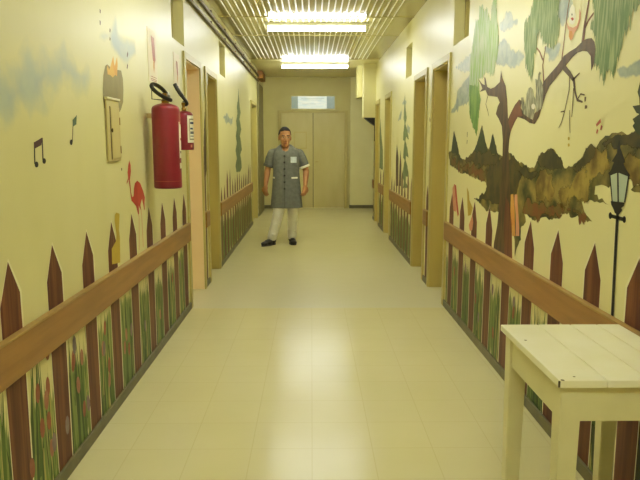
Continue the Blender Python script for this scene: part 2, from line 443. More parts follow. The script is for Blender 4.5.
# high transom windows
for i, (x, s, (a, b)) in enumerate([(XL,-1,TL[0]),(XL,-1,TL[1]),(XR,1,TR[0]),(XR,1,TR[1])]):
    bm = B(); xs = sorted((x+s*.12, x+s*.13)); box(bm, xs[0], xs[1], a, b, 2.19, 2.56)
    w = struct('window_%d' % (i+1), bm, M['pane_pale'])
    bm = B()
    for (p, q, c, d) in ((a, a+.03, 2.19, 2.56), (b-.03, b, 2.19, 2.56), (a, b, 2.19, 2.22), (a, b, 2.53, 2.56), ((a+b)/2-.012, (a+b)/2+.012, 2.19, 2.56)):
        xs = sorted((x+s*.085, x+s*.125)); box(bm, xs[0], xs[1], p, q, c, d, .002)
    obj('window_frame', bm, M['frame'], w)
# far double door
bm = B(); box(bm, -.65, .028, YE-.035, YE-.001, .012, 2.06, .003)
d8 = struct('door_8', bm, M['leaf'])
bm = B()
for a, b, c, d in ((-.36,-.12,1.645,1.66),(-.36,-.12,1.30,1.315),(-.375,-.36,1.30,1.66),(-.12,-.105,1.30,1.66)): box(bm, a, b, YE-.043, YE-.035, c, d)
obj('vision_panel_bead', bm, M['jamb'], d8)
bm = B(); box(bm, -.36, -.12, YE-.038, YE-.034, 1.315, 1.645); obj('vision_panel', bm, M['leaf'], d8)
bm = B(); box(bm, .040, .715, YE-.035, YE-.001, .012, 2.06, .003)
d9 = struct('door_9', bm, M['leaf'])
bm = B(); tube(bm, [(.09,YE-.035,1.02),(.09,YE-.08,1.02),(.17,YE-.08,1.02)], .009, 8); obj('door_handle', bm, M['jamb'], d9)
bm = B(); box(bm, -.72, -.652, YE-.05, YE, 0, 2.115, .004); box(bm, .717, .785, YE-.05, YE, 0, 2.115, .004); box(bm, -.652, .717, YE-.05, YE, 2.062, 2.115, .004)
struct('trim_3', bm, M['frame'])
bm = B(); box(bm, .028, .040, YE-.02, YE-.001, .0, 2.06); struct('trim_4', bm, M['leafgap'])
bm = B(); box(bm, -.65, .715, YE-.07, YE-.036, 0, .012); struct('trim_5', bm, M['panel'])
# transom light over the far door
bm = B(); box(bm, -.43, .50, YE-.012, YE-.001, 2.15, 2.42); w5 = struct('window_5', bm, M['pane'])
bm = B()
for a, b, c, d in ((-.445,.515,2.135,2.155),(-.445,.515,2.415,2.43),(-.445,-.43,2.155,2.415),(.50,.515,2.155,2.415)): box(bm, a, b, YE-.02, YE-.001, c, d, .002)
obj('window_frame', bm, M['panel'], w5)
bm = B()
for a, b in ((-.43,-.29),(.33,.50)): box(bm, a, b, YE-.014, YE-.0125, 2.155, 2.415)
obj('blue_side_pane', bm, mat('blue_glass', '86a4a8', .2, '94b0b0', 6, 3), w5)
bm = B()
for k, (a, b, z) in enumerate(((-.22,.27,2.365),(-.18,.22,2.335),(-.2,.1,2.25))): box(bm, a, b, YE-.0138, YE-.0125, z, z+.008)
obj('pane_marking', bm, mat('pale_marking', '9fb4a8', .4), w5)

# ------------------------------------------------------------------ handrails (crash boards)
def rail(x, s, a, b, label):
    bm = B(); xs = sorted((x, x-s*.028)); box(bm, xs[0], xs[1], a, b, .592, .737, .004)
    r = obj('wall_rail', bm, M['rail'], None, loc=(x, (a+b)/2, .592))
    tag(r, label, 'handrail')
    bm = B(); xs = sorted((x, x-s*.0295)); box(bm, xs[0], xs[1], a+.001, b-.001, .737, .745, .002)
    obj('top_edge', bm, M['rail_top'], r, 'lighter top edge')
    return r
rail(XL, -1, YB+.05, 5.36, 'long brown wooden rail on the near left wall below the fire extinguishers')
rail(XL, -1, 6.20, 6.40, 'short brown rail piece between the two left doorways')
rail(XL, -1, 7.23, 11.17, 'brown wooden rail on the left wall beyond the doorways, beside the walking man')
rail(XR, 1, YB+.05, 5.43, 'long brown wooden rail on the near right wall behind the white table')
rail(XR, 1, 6.27, 6.49, 'short brown rail piece between the two nearest right doorways')
rail(XR, 1, 7.34, 9.38, 'brown wooden rail on the right wall beyond the second doorway')
rail(XR, 1, 10.2, 10.97, 'small brown rail piece between the two farthest right doorways')
rail(XR, 1, 11.74, 12.02, 'stub of brown rail at the far end of the right wall')

# ------------------------------------------------------------------ MURAL, left wall
def picket(wall, x, y, far=False, tip=1.0, w=.155, z0=.055, mt=None):
    j = R.uniform(-.006, .006); h = w/2
    pts = [(y-h+.006, z0), (y+h-.006, z0), (y+h, .6), (y+h-.002, tip-.125+j), (y+j, tip), (y-h+.002, tip-.145-j), (y-h, .6)]
    bm = B()
    e = .011; s = 1
    ed = [(y-h+.0, z0), (y+h+e-.006, z0), (y+h+e, .6), (y+h+e, tip-.12+j), (y+j+.003, tip+.012), (y-h-.002, tip-.14-j), (y-h-.004, .6)]
    if not far: fill(bm, [to3(x, q, 3) for q in ed], 1)
    fill(bm, [to3(x, q, 4) for q in pts], 0)
    return obj('painted_picket', bm, [mt or (M['picket_far'] if far else M['picket']), M['edge']], wall)
for y in (1.43, 1.80, 2.175, 2.56, 2.951, 3.325, 3.709, 4.099, 4.474, 4.867, 5.235): picket(wl, XL, y)
for k in range(14): picket(wl, XL, 7.42+.27*k, True, 1.0+R.uniform(-.10,.10), R.uniform(.11,.17), mt=M['picket'] if k in (1, 2, 4) else None)
for y in (2.21, 2.576, 2.965, 3.352, 3.735, 4.13, 4.517, 4.885, 5.26, 1.82, 1.44): picket(wr, XR, y)
for k in range(8): picket(wr, XR, 7.42+.26*k, True, 1.0+R.uniform(-.09,.09), R.uniform(.10,.15))
picket(wr, XR, 6.38, False, 1.0, .12); picket(wr, XR, 10.35, True); picket(wr, XR, 10.75, True)
picket(wl, XL, 6.3, True, 1.2, .10)

def grass(wall, x, a, b, dens, dark=0):
    """painted blades, uncountable: one object"""
    bm = B(); n = int((b-a)*dens)
    for i in range(n):
        y = R.uniform(a, b); h = R.uniform(.2, .54) if R.random() < .75 else R.uniform(.3, .54)
        w = R.uniform(.008, .028); l = R.uniform(-.05, .05); z0 = .055 if R.random() < .8 else R.uniform(.1,.3)
        zt = min(z0+h, .60)
        mi = R.choices((0,1,2,3), (5,3.2,2.5+dark,1.6))[0]
        lay = 1 + .8*R.random()
        q = [(max(a,min(b,y-w/2)), z0), (max(a,min(b,y+w/2)), z0), (max(a,min(b,y+w*.4+l*.5)), z0+(zt-z0)*.6), (max(a,min(b,y+l)), zt), (max(a,min(b,y-w*.4+l*.5)), z0+(zt-z0)*.6)]
        vs = [bm.verts.new(to3(x, p, lay)) for p in q]
        bm.faces.new(vs).material_index = mi
    o = obj('painted_grass', bm, [M['grass1'], M['grass2'], M['grass3'], M['grass4']], wall, 'green painted grass blades between the pickets', kind='stuff')
    return o
def wash(wall, x, a, b, top):
    p = [(a, .058), (b, .058)] + [(b-(b-a)*k/12, top+R.uniform(-.09,.07)) for k in range(13)]
    paint(wall, x, 'painted_green_wash', p, M['grasswash'], .6, soft=.07, wallpts=True)
for wall, x, a, b, d in ((wl, XL, 1.2, 5.34, 190), (wl, XL, 7.24, 11.15, 90), (wr, XR, 1.2, 5.41, 190), (wr, XR, 7.35, 9.36, 70), (wr, XR, 10.2, 10.95, 60)):
    wash(wall, x, a, b, .50); grass(wall, x, a, b, d)
fcount = [0]
paint(wr, XR, 'painted_dark_grass', [(1.3,.058),(2.50,.058),(2.50,.25),(2.42,.42),(2.25,.52),(2.0,.55),(1.7,.5),(1.3,.56)], M['dark_wash'], 2.95, 'dark green painted undergrowth behind the table', soft=.05, wallpts=True)
def flower(wall, x, y, z, m, w=.02, h=.04):
    fcount[0] += 1
    paint(wall, x, 'painted_flower', ell(y, z, w, h, 10, R.uniform(-.2,.2)), m, 5+.05*fcount[0], None, wallpts=True, rough=.006)
fm = [M['flower1'], M['flower2'], M['flower3']]
for wall, x, lst in ((wl, XL, [2.38,2.43,2.74,2.80,3.1,3.16,3.5,3.56,3.9,4.27,4.68,5.05]), (wr, XR, [2.74,3.12,3.2,3.54,3.58,3.93,4.0,4.31,4.36,4.7,5.07])):
    for y in lst:
        for k in range(2 if y < 3.8 else 1):
            flower(wall, x, y+R.uniform(-.05,.05), R.uniform(.18,.52), R.choice(fm))
# flowers seen clearly at lower left
for px, py, m in ((33,345,0),(47,350,1),(74,345,0),(78,385,2),(46,400,2),(42,428,1),(54,442,0),(32,468,1),(67,425,0),(88,403,0),(109,365,1)):
    y, z = on_wall(px, py, XL)
    flower(wl, XL, y, z, fm[m], .022, .042)

S = lambda pts, k, ox=0, oy=0: [(a/k+ox, b/k+oy) for a, b in pts]
paint(wl, XL, 'painted_cloud', S([(-40,270),(0,265),(40,255),(75,215),(90,180),(110,205),(150,205),(180,215),(200,165),(215,205),(245,220),(275,245),(270,260),(225,250),(180,255),(160,260),(140,300),(140,325),(95,325),(60,340),(45,375),(20,370),(-20,350)],3.2), M['cloud_soft'], 1, 'pale blue painted cloud', soft=.09)
paint(wl, XL, 'painted_smoke', S([(370,65),(378,110),(395,135),(430,140),(435,170),(410,188),(385,185),(365,165),(355,150),(350,120),(318,118),(350,105)],3.2), M['cloud_soft'], 1, 'blue painted smoke above the flame', soft=.04)
paint(wl, XL, 'painted_chimney', [(104.2,108),(103,100),(102.6,90),(103.3,75),(105,66),(107,64.2),(110,67),(114,69),(118,70),(121,70.5),(122.8,79),(123.3,90),(123,102),(121,109),(119.5,112),(110,110)], M['grey_wash'], 2, 'grey brown painted rounded shape around the wall cabinet')
paint(wl, XL, 'painted_flame', S([(140,275),(135,230),(140,200),(152,240),(165,200),(185,125),(190,180),(197,210),(215,130),(220,190),(215,290),(200,280),(180,300),(160,280)],8,90,40), M['flame'], 3, 'orange painted flame')
bmk = [[(320,30),(320,42)],[(320,66),(320,80)],[(352,92),(351,103)],[(352,120),(351,130)],[(409,168),(406,182)],[(408,206),(406,220)],[(389,58+480),(389,66+480)]]
for b_ in bmk: strokes(wl, XL, 'painted_dash', [(S(b_,3.2), .018, .012)], M['note'], 2)
# music notes
def notes(lines, heads, flag, m, lab):
    bm = B(); x = XL
    o = paint(wl, x, 'painted_music_note', flag, m, 3, lab)
    strokes(wl, x, 'note_stem', lines, M['ink'], 2).parent = o
    for h in heads: paint(wl, x, 'note_head', ell(*h), M['ink'], 3).parent = o
notes([([(34.2,142),(34.6,164)],.01,.01),([(42,138),(42.8,160)],.01,.01)], [(36.3,164.5,1.9,3),(44,161,1.8,2.8)], [(33.7,142.5),(42.2,137.3),(41.2,145),(34,149)], M['note'], 'maroon painted pair of music notes')
notes([([(73,120),(72.2,142)],.008,.008)], [(71,142.3,1.4,2.8)], [(72.4,120),(76.6,115),(76.2,124.3),(72.5,126.8)], M['note2'], 'teal painted single music note')
# flamingo
fl = paint(wl, XL, 'painted_flamingo', S([(250,340),(268,330),(270,270),(278,225),(297,205),(320,225),(345,290),(358,340),(355,380),(357,430),(352,445),(345,400),(335,350),(328,370),(322,400),(328,440),(320,430),(308,405),(312,470),(303,475),(288,410),(280,400),(265,380),(250,365)],8,100,155), M['pinkp'], 3, 'red painted flamingo with long thin legs')
paint(wl, XL, 'flamingo_head', S([(233,40),(243,80),(246,130),(240,185),(238,195),(248,300),(256,345),(248,350),(238,270),(228,195),(212,238),(213,215),(224,185),(219,140),(225,80)],8,100,155), M['pinkp'], 3).parent = fl
strokes(wl, XL, 'flamingo_leg', [([(138,212),(139,217),(139.2,250)],.012,.01)], M['palepink'], 2).parent = fl
strokes(wl, XL, 'flamingo_leg', [([(140.8,209),(141.6,216),(143.2,247)],.012,.01)], M['palepink'], 2).parent = fl
paint(wl, XL, 'painted_tower', S([(128,60),(155,70),(150,200),(158,260),(160,460),(95,475),(92,350),(125,290),(130,240),(115,130),(118,80)],8,100,205), M['yellow'], 5, 'mustard yellow painted shape leaning on a picket')
# far left wall: dark cypress and blue bits
paint(wl, XL, 'painted_cypress', [(238.4,88),(239.2,100),(239.8,107),(240.6,113),(239.4,119),(240.4,124),(241.2,130),(239.9,136),(241,142),(241.8,149),(240.2,155),(241.4,161),(241.6,168),(240,172),(236.4,172),(235.4,166),(236.8,158),(235.4,150),(236.8,143),(235.7,136),(236.9,128),(236,121),(237.4,114),(236.8,107),(237.9,98)], M['fartree'], 2, 'slim dark green painted fir on the far left wall', rough=.01)
paint(wl, XL, 'painted_cloud', [(223,117),(227,113),(230,119),(233,117),(232,124),(226,123)], M['cloud'], 1, None, soft=.04)
paint(wl, XL, 'painted_bush', [(204.3,120),(205.3,104),(207.6,112),(206.7,130),(207.9,150),(206,175),(204.5,180),(203.6,150)], M['trunk'], 2, 'brown painted trunk between the left doorways', rough=.01)
paint(wl, XL, 'painted_cloud', [(203.5,100),(207,90),(208,70),(205,80)], M['cloud'], 1, None, soft=.03)

# ------------------------------------------------------------------ MURAL, right wall
W = wr; X = XR
paint(W, X, 'painted_cloud', [(500,24),(505,19),(506,12),(509.4,10.6),(512,14),(513,19),(517.5,20.6),(517,24),(509,29),(501,32.5)], M['cloud'], 1, 'small grey blue painted cloud right of the pale green foliage', soft=.03)
paint(W, X, 'painted_cloud', [(496,45),(499,44),(502.5,38),(506,39),(511,50),(516,50),(521,52),(525,56),(525,57.5),(520,62.5),(514,67.5),(507.5,66),(496,65.6)], M['cloud'], 1, 'grey blue painted cloud above the broken trunk', soft=.03)
paint(W, X, 'painted_cloud', [(456,67.5),(462,62),(467.5,55),(473,53),(472,70),(469,71),(460,70.6)], M['cloud'], 1, None, soft=.03)
paint(W, X, 'painted_cloud', [(471,72),(471,102),(459,106),(457.5,111),(451,113.5),(450.6,112),(455.6,105),(457.5,92.5),(465,81)], M['cloud'], 1, 'long grey blue painted cloud beside the doorway', soft=.03)
paint(W, X, 'painted_cloud', [(617.5,70),(621,68.5),(630,67),(640,58),(655,54),(655,75),(640,74),(632.5,75),(621,76.5)], M['cloud'], 1, 'grey painted cloud at the right edge', soft=.03)
paint(W, X, 'painted_cloud', [(556,0),(571,-5),(572,12),(567,20),(560,24)], M['cloud'], 1, None, soft=.03)
paint(W, X, 'painted_cloud', [(545,48),(560,44),(559,56),(550,60)], M['cloud'], 1, None, soft=.03)
# hills
hill = [(448.7,153),(451.5,150),(454,131),(457.5,144),(459,154),(462,159),(465,160),(470,155),(474,152),(478,140),(482,125),(486,143),(488.5,149),(490.5,143),(493,133.5),(496,145),(498,155),(502,156),(507,151),(511,153),(515,160.6),(524,164),(530,168),(534,168),(538,160),(543,153),(548,149),(551,148.5),(556,152),(559,157.5),(563,165),(566.6,168.4),(574,164),(580.6,159),(586,149),(590,146.5),(593,145.5),(596,148),(600,141),(605.6,135.6),(612,133),(618,133),(624,132.5),(630.6,134),(640,132.5),(662,128),
        (662,192),(640,192.5),(631,190),(639,185),(630,179),(620,180),(609,188),(603,185),(595.6,186),(594.6,194.6),(609,205),(600,203),(590,200),(582,202),(584,210),(592.5,221.7),(586,220),(580,216),(570,217),(569,212.5),(560,215),(559,219),(551,219),(542.5,217.5),(535,221),(531,217.5),(524,213),(526,222),(521,228),(521,240),(517,248),(515,257),(513.4,225),(512,212),(498,212),(495,212.5),(486,211),(481,204),(474,199),(481,197.5),(485,192),(487,187.5),(486,182.5),(480,179),(474,178),(467.5,174),(460,173),(455,168),(450,165)]
hl = paint(W, X, 'painted_hills', hill, M['hill'], 2, 'olive and brown painted hills', rough=.008)
def wash_on(name, px, m, lay, soft=.04): paint(W, X, name, px, m, lay, soft=soft).parent = hl
wash_on('rust_shore', [(452,158),(465,166),(475,166),(486,172),(484,180),(474,176),(462,171),(452,164)], M['hill_rust'], 3)
wash_on('rust_shore', [(524,200),(535,204),(560,206),(575,208),(586,216),(570,213),(552,216),(536,217),(524,211)], M['hill_rust'], 3)
wash_on('golden_slope', [(560,190),(572,180),(584,165),(596,152),(608,148),(612,160),(604,176),(592,184),(588,198),(575,206),(562,204)], M['hill_gold'], 3, .05)
wash_on('golden_slope', [(536,182),(546,170),(552,176),(556,192),(548,204),(538,200)], M['hill_gold'], 3, .05)
wash_on('golden_slope', [(625,160),(645,150),(655,160),(640,180),(628,176)], M['hill_gold'], 3, .05)
for c in ([(538,160),(543,153),(551,149),(559,158),(562,166),(553,168),(546,172),(540,170)], [(580,160),(586,149),(591,147),(596,149),(594,158),(586,166),(576,172),(570,170)], [(600,142),(606,136),(618,134),(640,133),(656,132),(656,146),(640,148),(625,146),(612,146),(603,150)], [(515,162),(530,169),(538,172),(532,182),(522,178)], [(466,160),(474,153),(490,152),(500,157),(496,164),(480,166)]):
    wash_on('dark_ridge', c, M['hill_dark'], 3.5, .04)
paint(W, X, 'dark_slope', [(490,165),(500,158),(512,160),(522,167),(528,170),(520,180),(513,200),(498,206),(480,198),(487,187),(487,175)], M['hill_dark'], 3, soft=.05).parent = hl
for c in ([(454,131),(457.5,144),(459,156),(452,156),(451.5,150)], [(482,125),(486,143),(489,156),(477,156),(474,152),(478,140)], [(493,133.5),(496,145),(498,158),(489,156),(490.5,143)]):
    paint(W, X, 'painted_cypress', c, M['cypress'], 3, 'pointed dark painted cypress', rough=.006)
# tree
trunk = [(501.2,70),(503,79),(506,86),(507.5,100),(508.3,119),(511,113),(515,105),(519.4,99.4),(522,101),(521,108),(525,114),(531,118),(536,112),(538.5,104),(541,95),(543,84),(545,80),(551,73),(557.5,65.6),(564,56),(570,51.5),(576,48),(580,44),(584,40),(588,38.5),(592,38),(595,42),(596,50),(595,62),(591.6,71),(591,56),(587.5,51.5),(583,51),(578,52.5),(573,57),(569,62),(564,68.5),(555.6,79),(550,86),(546,95),(543,105),(539,117),(535,124),(530,123),(525,119.5),(518,117),(515,122),(511,131),(509.5,140),(508.7,151),(510,177),(510,202),(511,225),(512.5,262),(493,262),(494,244),(497.5,225),(498.7,212),(500,196),(502,177.5),(502.7,155),(503,140),(502,126),(499,119),(496,114),(498,106),(500,102.5),(497.5,97),(488,95.6),(485.6,90),(480,92),(482.5,88.5),(481.5,85.6),(478,78),(482.5,84),(485,85),(484.4,77.5),(485.6,77.5),(487.5,87),(491,88.7),(495,87),(500,82)]
tr = paint(W, X, 'painted_tree', trunk, M['trunk'], 5, 'brown painted tree trunk with one long limb reaching right')
paint(W, X, 'red_bark', [(508.5,122),(511,114),(515,106),(519.2,100.5),(521,108),(523,116),(518,116.5),(514,122),(511,132)], M['bark_red'], 6).parent = tr
paint(W, X, 'red_bark', [(506,196),(510,205),(512,225),(512.5,262),(505,262),(504,225)], M['picket'], 6).parent = tr
strokes(W, X, 'twig', [([(488,96),(486,104),(488,111),(489,116)],.012,.006), ([(564,67),(570,74),(574,80),(575.5,92),(577.5,100),(583,102)],.03,.008), ([(573,80),(577,76),(580,73)],.012,.006),([(578,99),(581,94),(585,95)],.01,.006),
    ([(570,75),(569.5,90),(565,111),(561,112)],.01,.006),([(574,88),(573,105),(572,117)],.01,.006),([(565,111),(562,122),(559,128)],.008,.004),([(570,110),(570,125),(570.5,133)],.006,.004)], M['twig'], 6).parent = tr
strokes(W, X, 'twig', [([(562,60),(565,35),(568,10),(570,-2)],.014,.009), ([(583,42),(585,25),(588,8),(590,-4)],.03,.012), ([(585,28),(589,20),(594,13)],.016,.01), ([(544,83),(543,65),(546,46)],.018,.012), ([(543,60),(540,52),(537,48)],.014,.01), ([(484,78),(484,66)],.01,.008)], M['bark_red'], 4).parent = tr
# leaves
paint(W, X, 'painted_foliage', [(479,20),(480,6),(483,5),(485,12),(487,5),(488.5,13),(491,20),(492,6),(494,-2),(497,-2),(497,10),(498,25),(499,40),(498,55),(496,62),(495,70),(494,74),(491,75),(486,71),(482.5,78),(478,79),(479.4,86),(481,99),(479.4,109),(471,110),(469,105),(469.4,92.5),(470,74),(471,55),(472,50),(474,35),(476,21)], M['willow_light'], 7, 'pale green painted hanging foliage by the high window', soft=.03)
paint(W, X, 'painted_foliage', [(470,85),(478,86),(481,99),(479.4,109),(479,117.5),(478,129),(477,137),(475,131),(471,120),(469.4,112.5)], M['willow_tip'], 8, 'bright green tip of the hanging foliage', soft=.025)
paint(W, X, 'painted_foliage', [(535,-3),(531,13),(524.7,24),(524,37.5),(525.6,62),(528.4,73),(531.6,80),(532.8,71),(535,54),(538,47),(538.8,34),(540.6,32),(542.5,43),(548,45),(554,50),(558,39),(560,24),(557.5,13),(562,-3)], M['willow'], 7, 'grey green painted willow foliage in the middle', soft=.035)
paint(W, X, 'painted_foliage', [(591,-8),(594,15),(591,28),(596,36),(597,49),(595,62),(599,69),(601,72),(603.4,84),(606,71),(611,71),(612.5,86),(615.6,73),(617.5,58),(622,47),(625,36),(630,28),(630.6,17),(636,11),(642,0),(652,-14),(600,-30)], M['willow'], 7, 'large green painted willow foliage at the right', soft=.035)
# grey squirrels
paint(W, X, 'painted_squirrel', S([(92,300),(110,298),(122,370),(135,270),(150,225),(170,215),(188,240),(195,290),(205,310),(210,350),(200,420),(185,480),(150,460),(110,430),(95,380)],8,510,60), M['grey_fur'], 7, 'grey painted squirrel on the limb')
paint(W, X, 'painted_squirrel', S([(205,150),(225,160),(228,110),(240,92),(254,104),(243,120),(245,150),(262,190),(268,250),(265,340),(258,390),(235,400),(215,420),(205,320),(212,250)],8,510,60), M['grey_fur'], 7, 'second grey painted squirrel with a raised tail')
paint(W, X, 'squirrel_face', ell(533.7,106.5,2,2.8), M['whitep'], 8)
# bird
bd = paint(W, X, 'painted_bird', S([(252,118),(262,140),(285,148),(304,136),(316,100),(318,45),(327,70),(325,105),(312,150),(292,176),(284,205),(272,218),(264,205),(270,175),(255,150)],5.333,520,0), M['palepink'], 6, 'orange and pink painted bird with a white head among the branches')
paint(W, X, 'bird_head', S([(268,45),(282,22),(296,40),(300,80),(295,118),(280,132),(264,118),(262,80)],5.333,520,0), M['whitep'], 5.5, rough=.006).parent = bd
paint(W, X, 'bird_wing', S([(264,165),(280,165),(284,190),(272,212),(262,195)],5.333,520,0), M['orange'], 7).parent = bd
paint(W, X, 'bird_eye', ell(572.4,14.5,.6,1.2), M['ink'], 7).parent = bd
paint(W, X, 'bird_beak', S([(272,96),(284,92),(290,102),(280,112)],5.333,520,0), M['pinkp'], 6.5).parent = bd
# lamp post
Q = lambda pts: S(pts, 4.8, 580, 130)
lp = paint(W, X, 'painted_lamp_post', Q([(190,45),(196,60),(195,85),(205,110),(220,155),(210,160),(225,190),(245,220),(235,224),(185,204),(145,220),(138,207),(150,195),(165,155),(155,150),(180,110),(182,80)]), M['ink'], 8, 'black painted street lamp with pale glass panes')
paint(W, X, 'lamp_pane', Q([(147,216),(183,201),(234,222),(216,346),(157,343)]), M['glass'], 7).parent = lp
strokes(W, X, 'lamp_bar', [(Q([(184,202),(186,346)]),.012,.012),(Q([(146,215),(157,345)]),.009,.009),(Q([(236,222),(217,347)]),.009,.009)], M['ink'], 8).parent = lp
paint(W, X, 'lamp_collar', Q([(150,341),(217,348),(213,365),(200,375),(205,385),(190,405),(170,400),(163,380),(153,360)]), M['ink'], 8).parent = lp
strokes(W, X, 'lamp_pole', [([(618,213),(615.5,260),(612.6,318)],.022,.022)], M['ink'], 8).parent = lp
strokes(W, X, 'lamp_pole', [([(616.9,213),(614.3,260),(611.5,318)],.014,.014)], M['edge'], 7).parent = lp
strokes(W, X, 'lamp_crossbar', [(Q([(148,411),(214,430)]),.014,.014)], M['ink'], 8).parent = lp
for a, b in ((148,411),(215,430)): paint(W, X, 'lamp_knob', Q(ell(a,b,8,17,12)), M['ink'], 8).parent = lp
# pine on the far right edge
paint(W, X, 'painted_pine', [(641,80),(638,92),(640,105),(633,106),(637,113),(640,114),(633,119),(635,123),(633,126),(637,133),(642,136),(660,138),(668,128),(663,118),(666,104),(658,92),(652,78),(646,66)], M['cypress'], 7, 'dark ragged painted pine at the right edge', rough=.01)
for pl in ([(601,120.5),(596.5,125.5)],[(602,125.5),(601,130)],[(598,129.5),(596.8,133.5)],[(585.5,97),(585.3,101.5)],[(585,107),(587.5,107)],[(467.5,132),(467.3,137)],[(467.4,140),(467,144)]):
    strokes(W, X, 'painted_dash', [(pl, .016, .012)], M['redink'] if pl[0][0] > 590 else M['twig'], 4)
for c in ((569,138.5),(569,145)): paint(W, X, 'painted_dot', ell(c[0],c[1],1.1,1.8,8), M['yellow'], 4)
# pink ribbon, yellow leaf, orange stripes by the pickets
paint(W, X, 'painted_ribbon', [(452.7,188),(454.4,184),(456.3,185.5),(457.5,200),(459,214),(458,217),(456.5,210),(455.5,212),(453.5,210),(452.8,198)], M['palepink'], 6, 'pink painted ribbon on the first pickets')
paint(W, X, 'ribbon_red_side', [(454.5,184),(456.3,185.5),(457.5,200),(459,214),(458,217),(456.3,202)], M['pinkp'], 6.5)  # red stripe along one side of the painted ribbon
paint(W, X, 'painted_leaf', [(467,187),(469,192),(469.5,200),(473,208),(471,215),(468,216),(467.5,205)], M['yellow'], 3, 'yellow painted leaf between pickets')
paint(W, X, 'painted_petal', [(472.5,215),(473.5,222),(472.5,230),(470,231),(469,225)], M['palepink'], 6)
paint(W, X, 'painted_stripe', [(511,194.5),(513.5,194),(514.5,205),(515.5,236),(512.5,236),(510.5,215)], M['orange'], 6, 'orange painted stripe beside the trunk')
paint(W, X, 'painted_stripe', [(515,194.5),(517.5,194.5),(517.8,202),(519.5,228),(519.5,236),(516,236),(516.3,215),(514.8,203)], M['palepink'], 6, 'pale pink painted stripe beside the trunk')
# far right wall: firs and cypresses
paint(W, X, 'painted_fir', [(405,92),(405.6,108),(406.8,118),(405.6,124),(407.4,130),(409,140),(406.2,137),(405.6,141),(407.5,148),(408.6,158),(406,156),(405.7,160),(407.6,166),(408.8,177),(406,176),(405.9,182),(408.5,188),(403,188),(403.8,181),(402.4,177),(403.4,168),(404.6,160),(403.2,158),(403.6,150),(404.6,141),(403,140),(403.4,132),(404.5,124),(403.6,118)], M['fartree'], 2, 'tall green painted fir with tiers on the far right wall', rough=.008)
paint(W, X, 'painted_fir', [(380.5,118),(381.5,135),(383,150),(383,170),(379.5,168),(380,150),(379.6,135)], M['fartree'], 2, None, rough=.008)
for c in ([(397,144),(398.6,158),(398.2,186),(395.8,186),(396,158)], [(400.5,150),(401.5,165),(401,186),(399,186),(399.6,165)]):
    paint(W, X, 'painted_cypress', c, M['trunk'], 3, 'thin brown painted cypress')
for c in ([(400,113),(402,110),(401,119),(398,121)], [(407.5,125),(410,128),(409.5,134),(407,131)], [(404,99),(407,101),(405,106),(402.5,104)]):
    paint(W, X, 'painted_cloud', c, M['cloud'], 1, None, soft=.03)
for c in ([(429.5,117),(431,121),(429.8,122)], [(430,126),(431.5,128),(431.6,131),(430.4,130)]): paint(W, X, 'painted_dash', c, M['note'], 2)

# ------------------------------------------------------------------ wall posters, cabinet
def poster(y0, y1, z0, z1, label, arrow):
    bm = B(); box(bm, XL+.0005, XL+.003, y0, y1, z0, z1)
    o = obj('wall_sign', bm, M['pinkpaper'], None, loc=(XL, (y0+y1)/2, z0)); tag(o, label, 'sign', 'extinguisher signs on the left wall')
    w = y1-y0; h = z1-z0; f = lambda u, v: Vector((XL+.0038, y0+u*w, z0+v*h))
    bm = B(); fill(bm, [f(u, v) for u, v in arrow]); obj('arrow', bm, M['redink'], o, 'faded red arrow pointing down')
    bm = B(); fill(bm, [f(u, v) for u, v in ((.52,.42),(.7,.42),(.68,.3),(.58,.18),(.5,.3))]); obj('arrow_tip', bm, M['orangeink'], o, 'orange arrow tip')
    bm = B()
    for v in (.1, .06, .03): fill(bm, [f(u, q) for u, q in ((.2,v),(.85,v),(.85,v+.013),(.2,v+.013))])
    obj('caption', bm, M['redink'], o)
    return o
poster(4.23, 4.47, 1.80, 2.14, 'pale paper sign with faded red arrow above the large extinguisher', [(.35,.88),(.72,.86),(.8,.45),(.6,.32),(.48,.45)])
poster(5.0, 5.21, 1.815, 2.09, 'pale paper sign with faded arrow above the small extinguisher', [(.4,.8),(.68,.78),(.72,.45),(.6,.3),(.5,.45)])
cab = thing('wall_cabinet', 'narrow beige metal cabinet set in the left wall over grey painting', 'electrical box', (XL, 3.42, 1.31))
bm = B(); box(bm, XL+.0025, XL+.012, 3.305, 3.515, 1.31, 1.625, .003); obj('body', bm, M['beige'], cab)
bm = B(); box(bm, XL+.0025, XL+.020, 3.30, 3.52, 1.625, 1.637, .003); obj('ledge', bm, M['beige_light'], cab, 'pale top ledge')
bm = B(); box(bm, XL+.012, XL+.016, 3.362, 3.51, 1.325, 1.59, .003); dr = obj('door', bm, M['beige'], cab)
bm = B(); box(bm, XL+.011, XL+.0128, 3.350, 3.362, 1.32, 1.592); obj('door_gap', bm, M['chip'], cab, 'dark gap beside the door')
bm = B(); ball(bm, (XL+.017, 3.366, 1.47), (.005,.007,.011)); obj('latch', bm, M['chip'], dr, 'dark latch')
for z in (1.52, 1.37):
    bm = B(); box(bm, XL+.016, XL+.0185, 3.500, 3.507, z-.02, z+.02); obj('hinge', bm, M['rust'], dr)

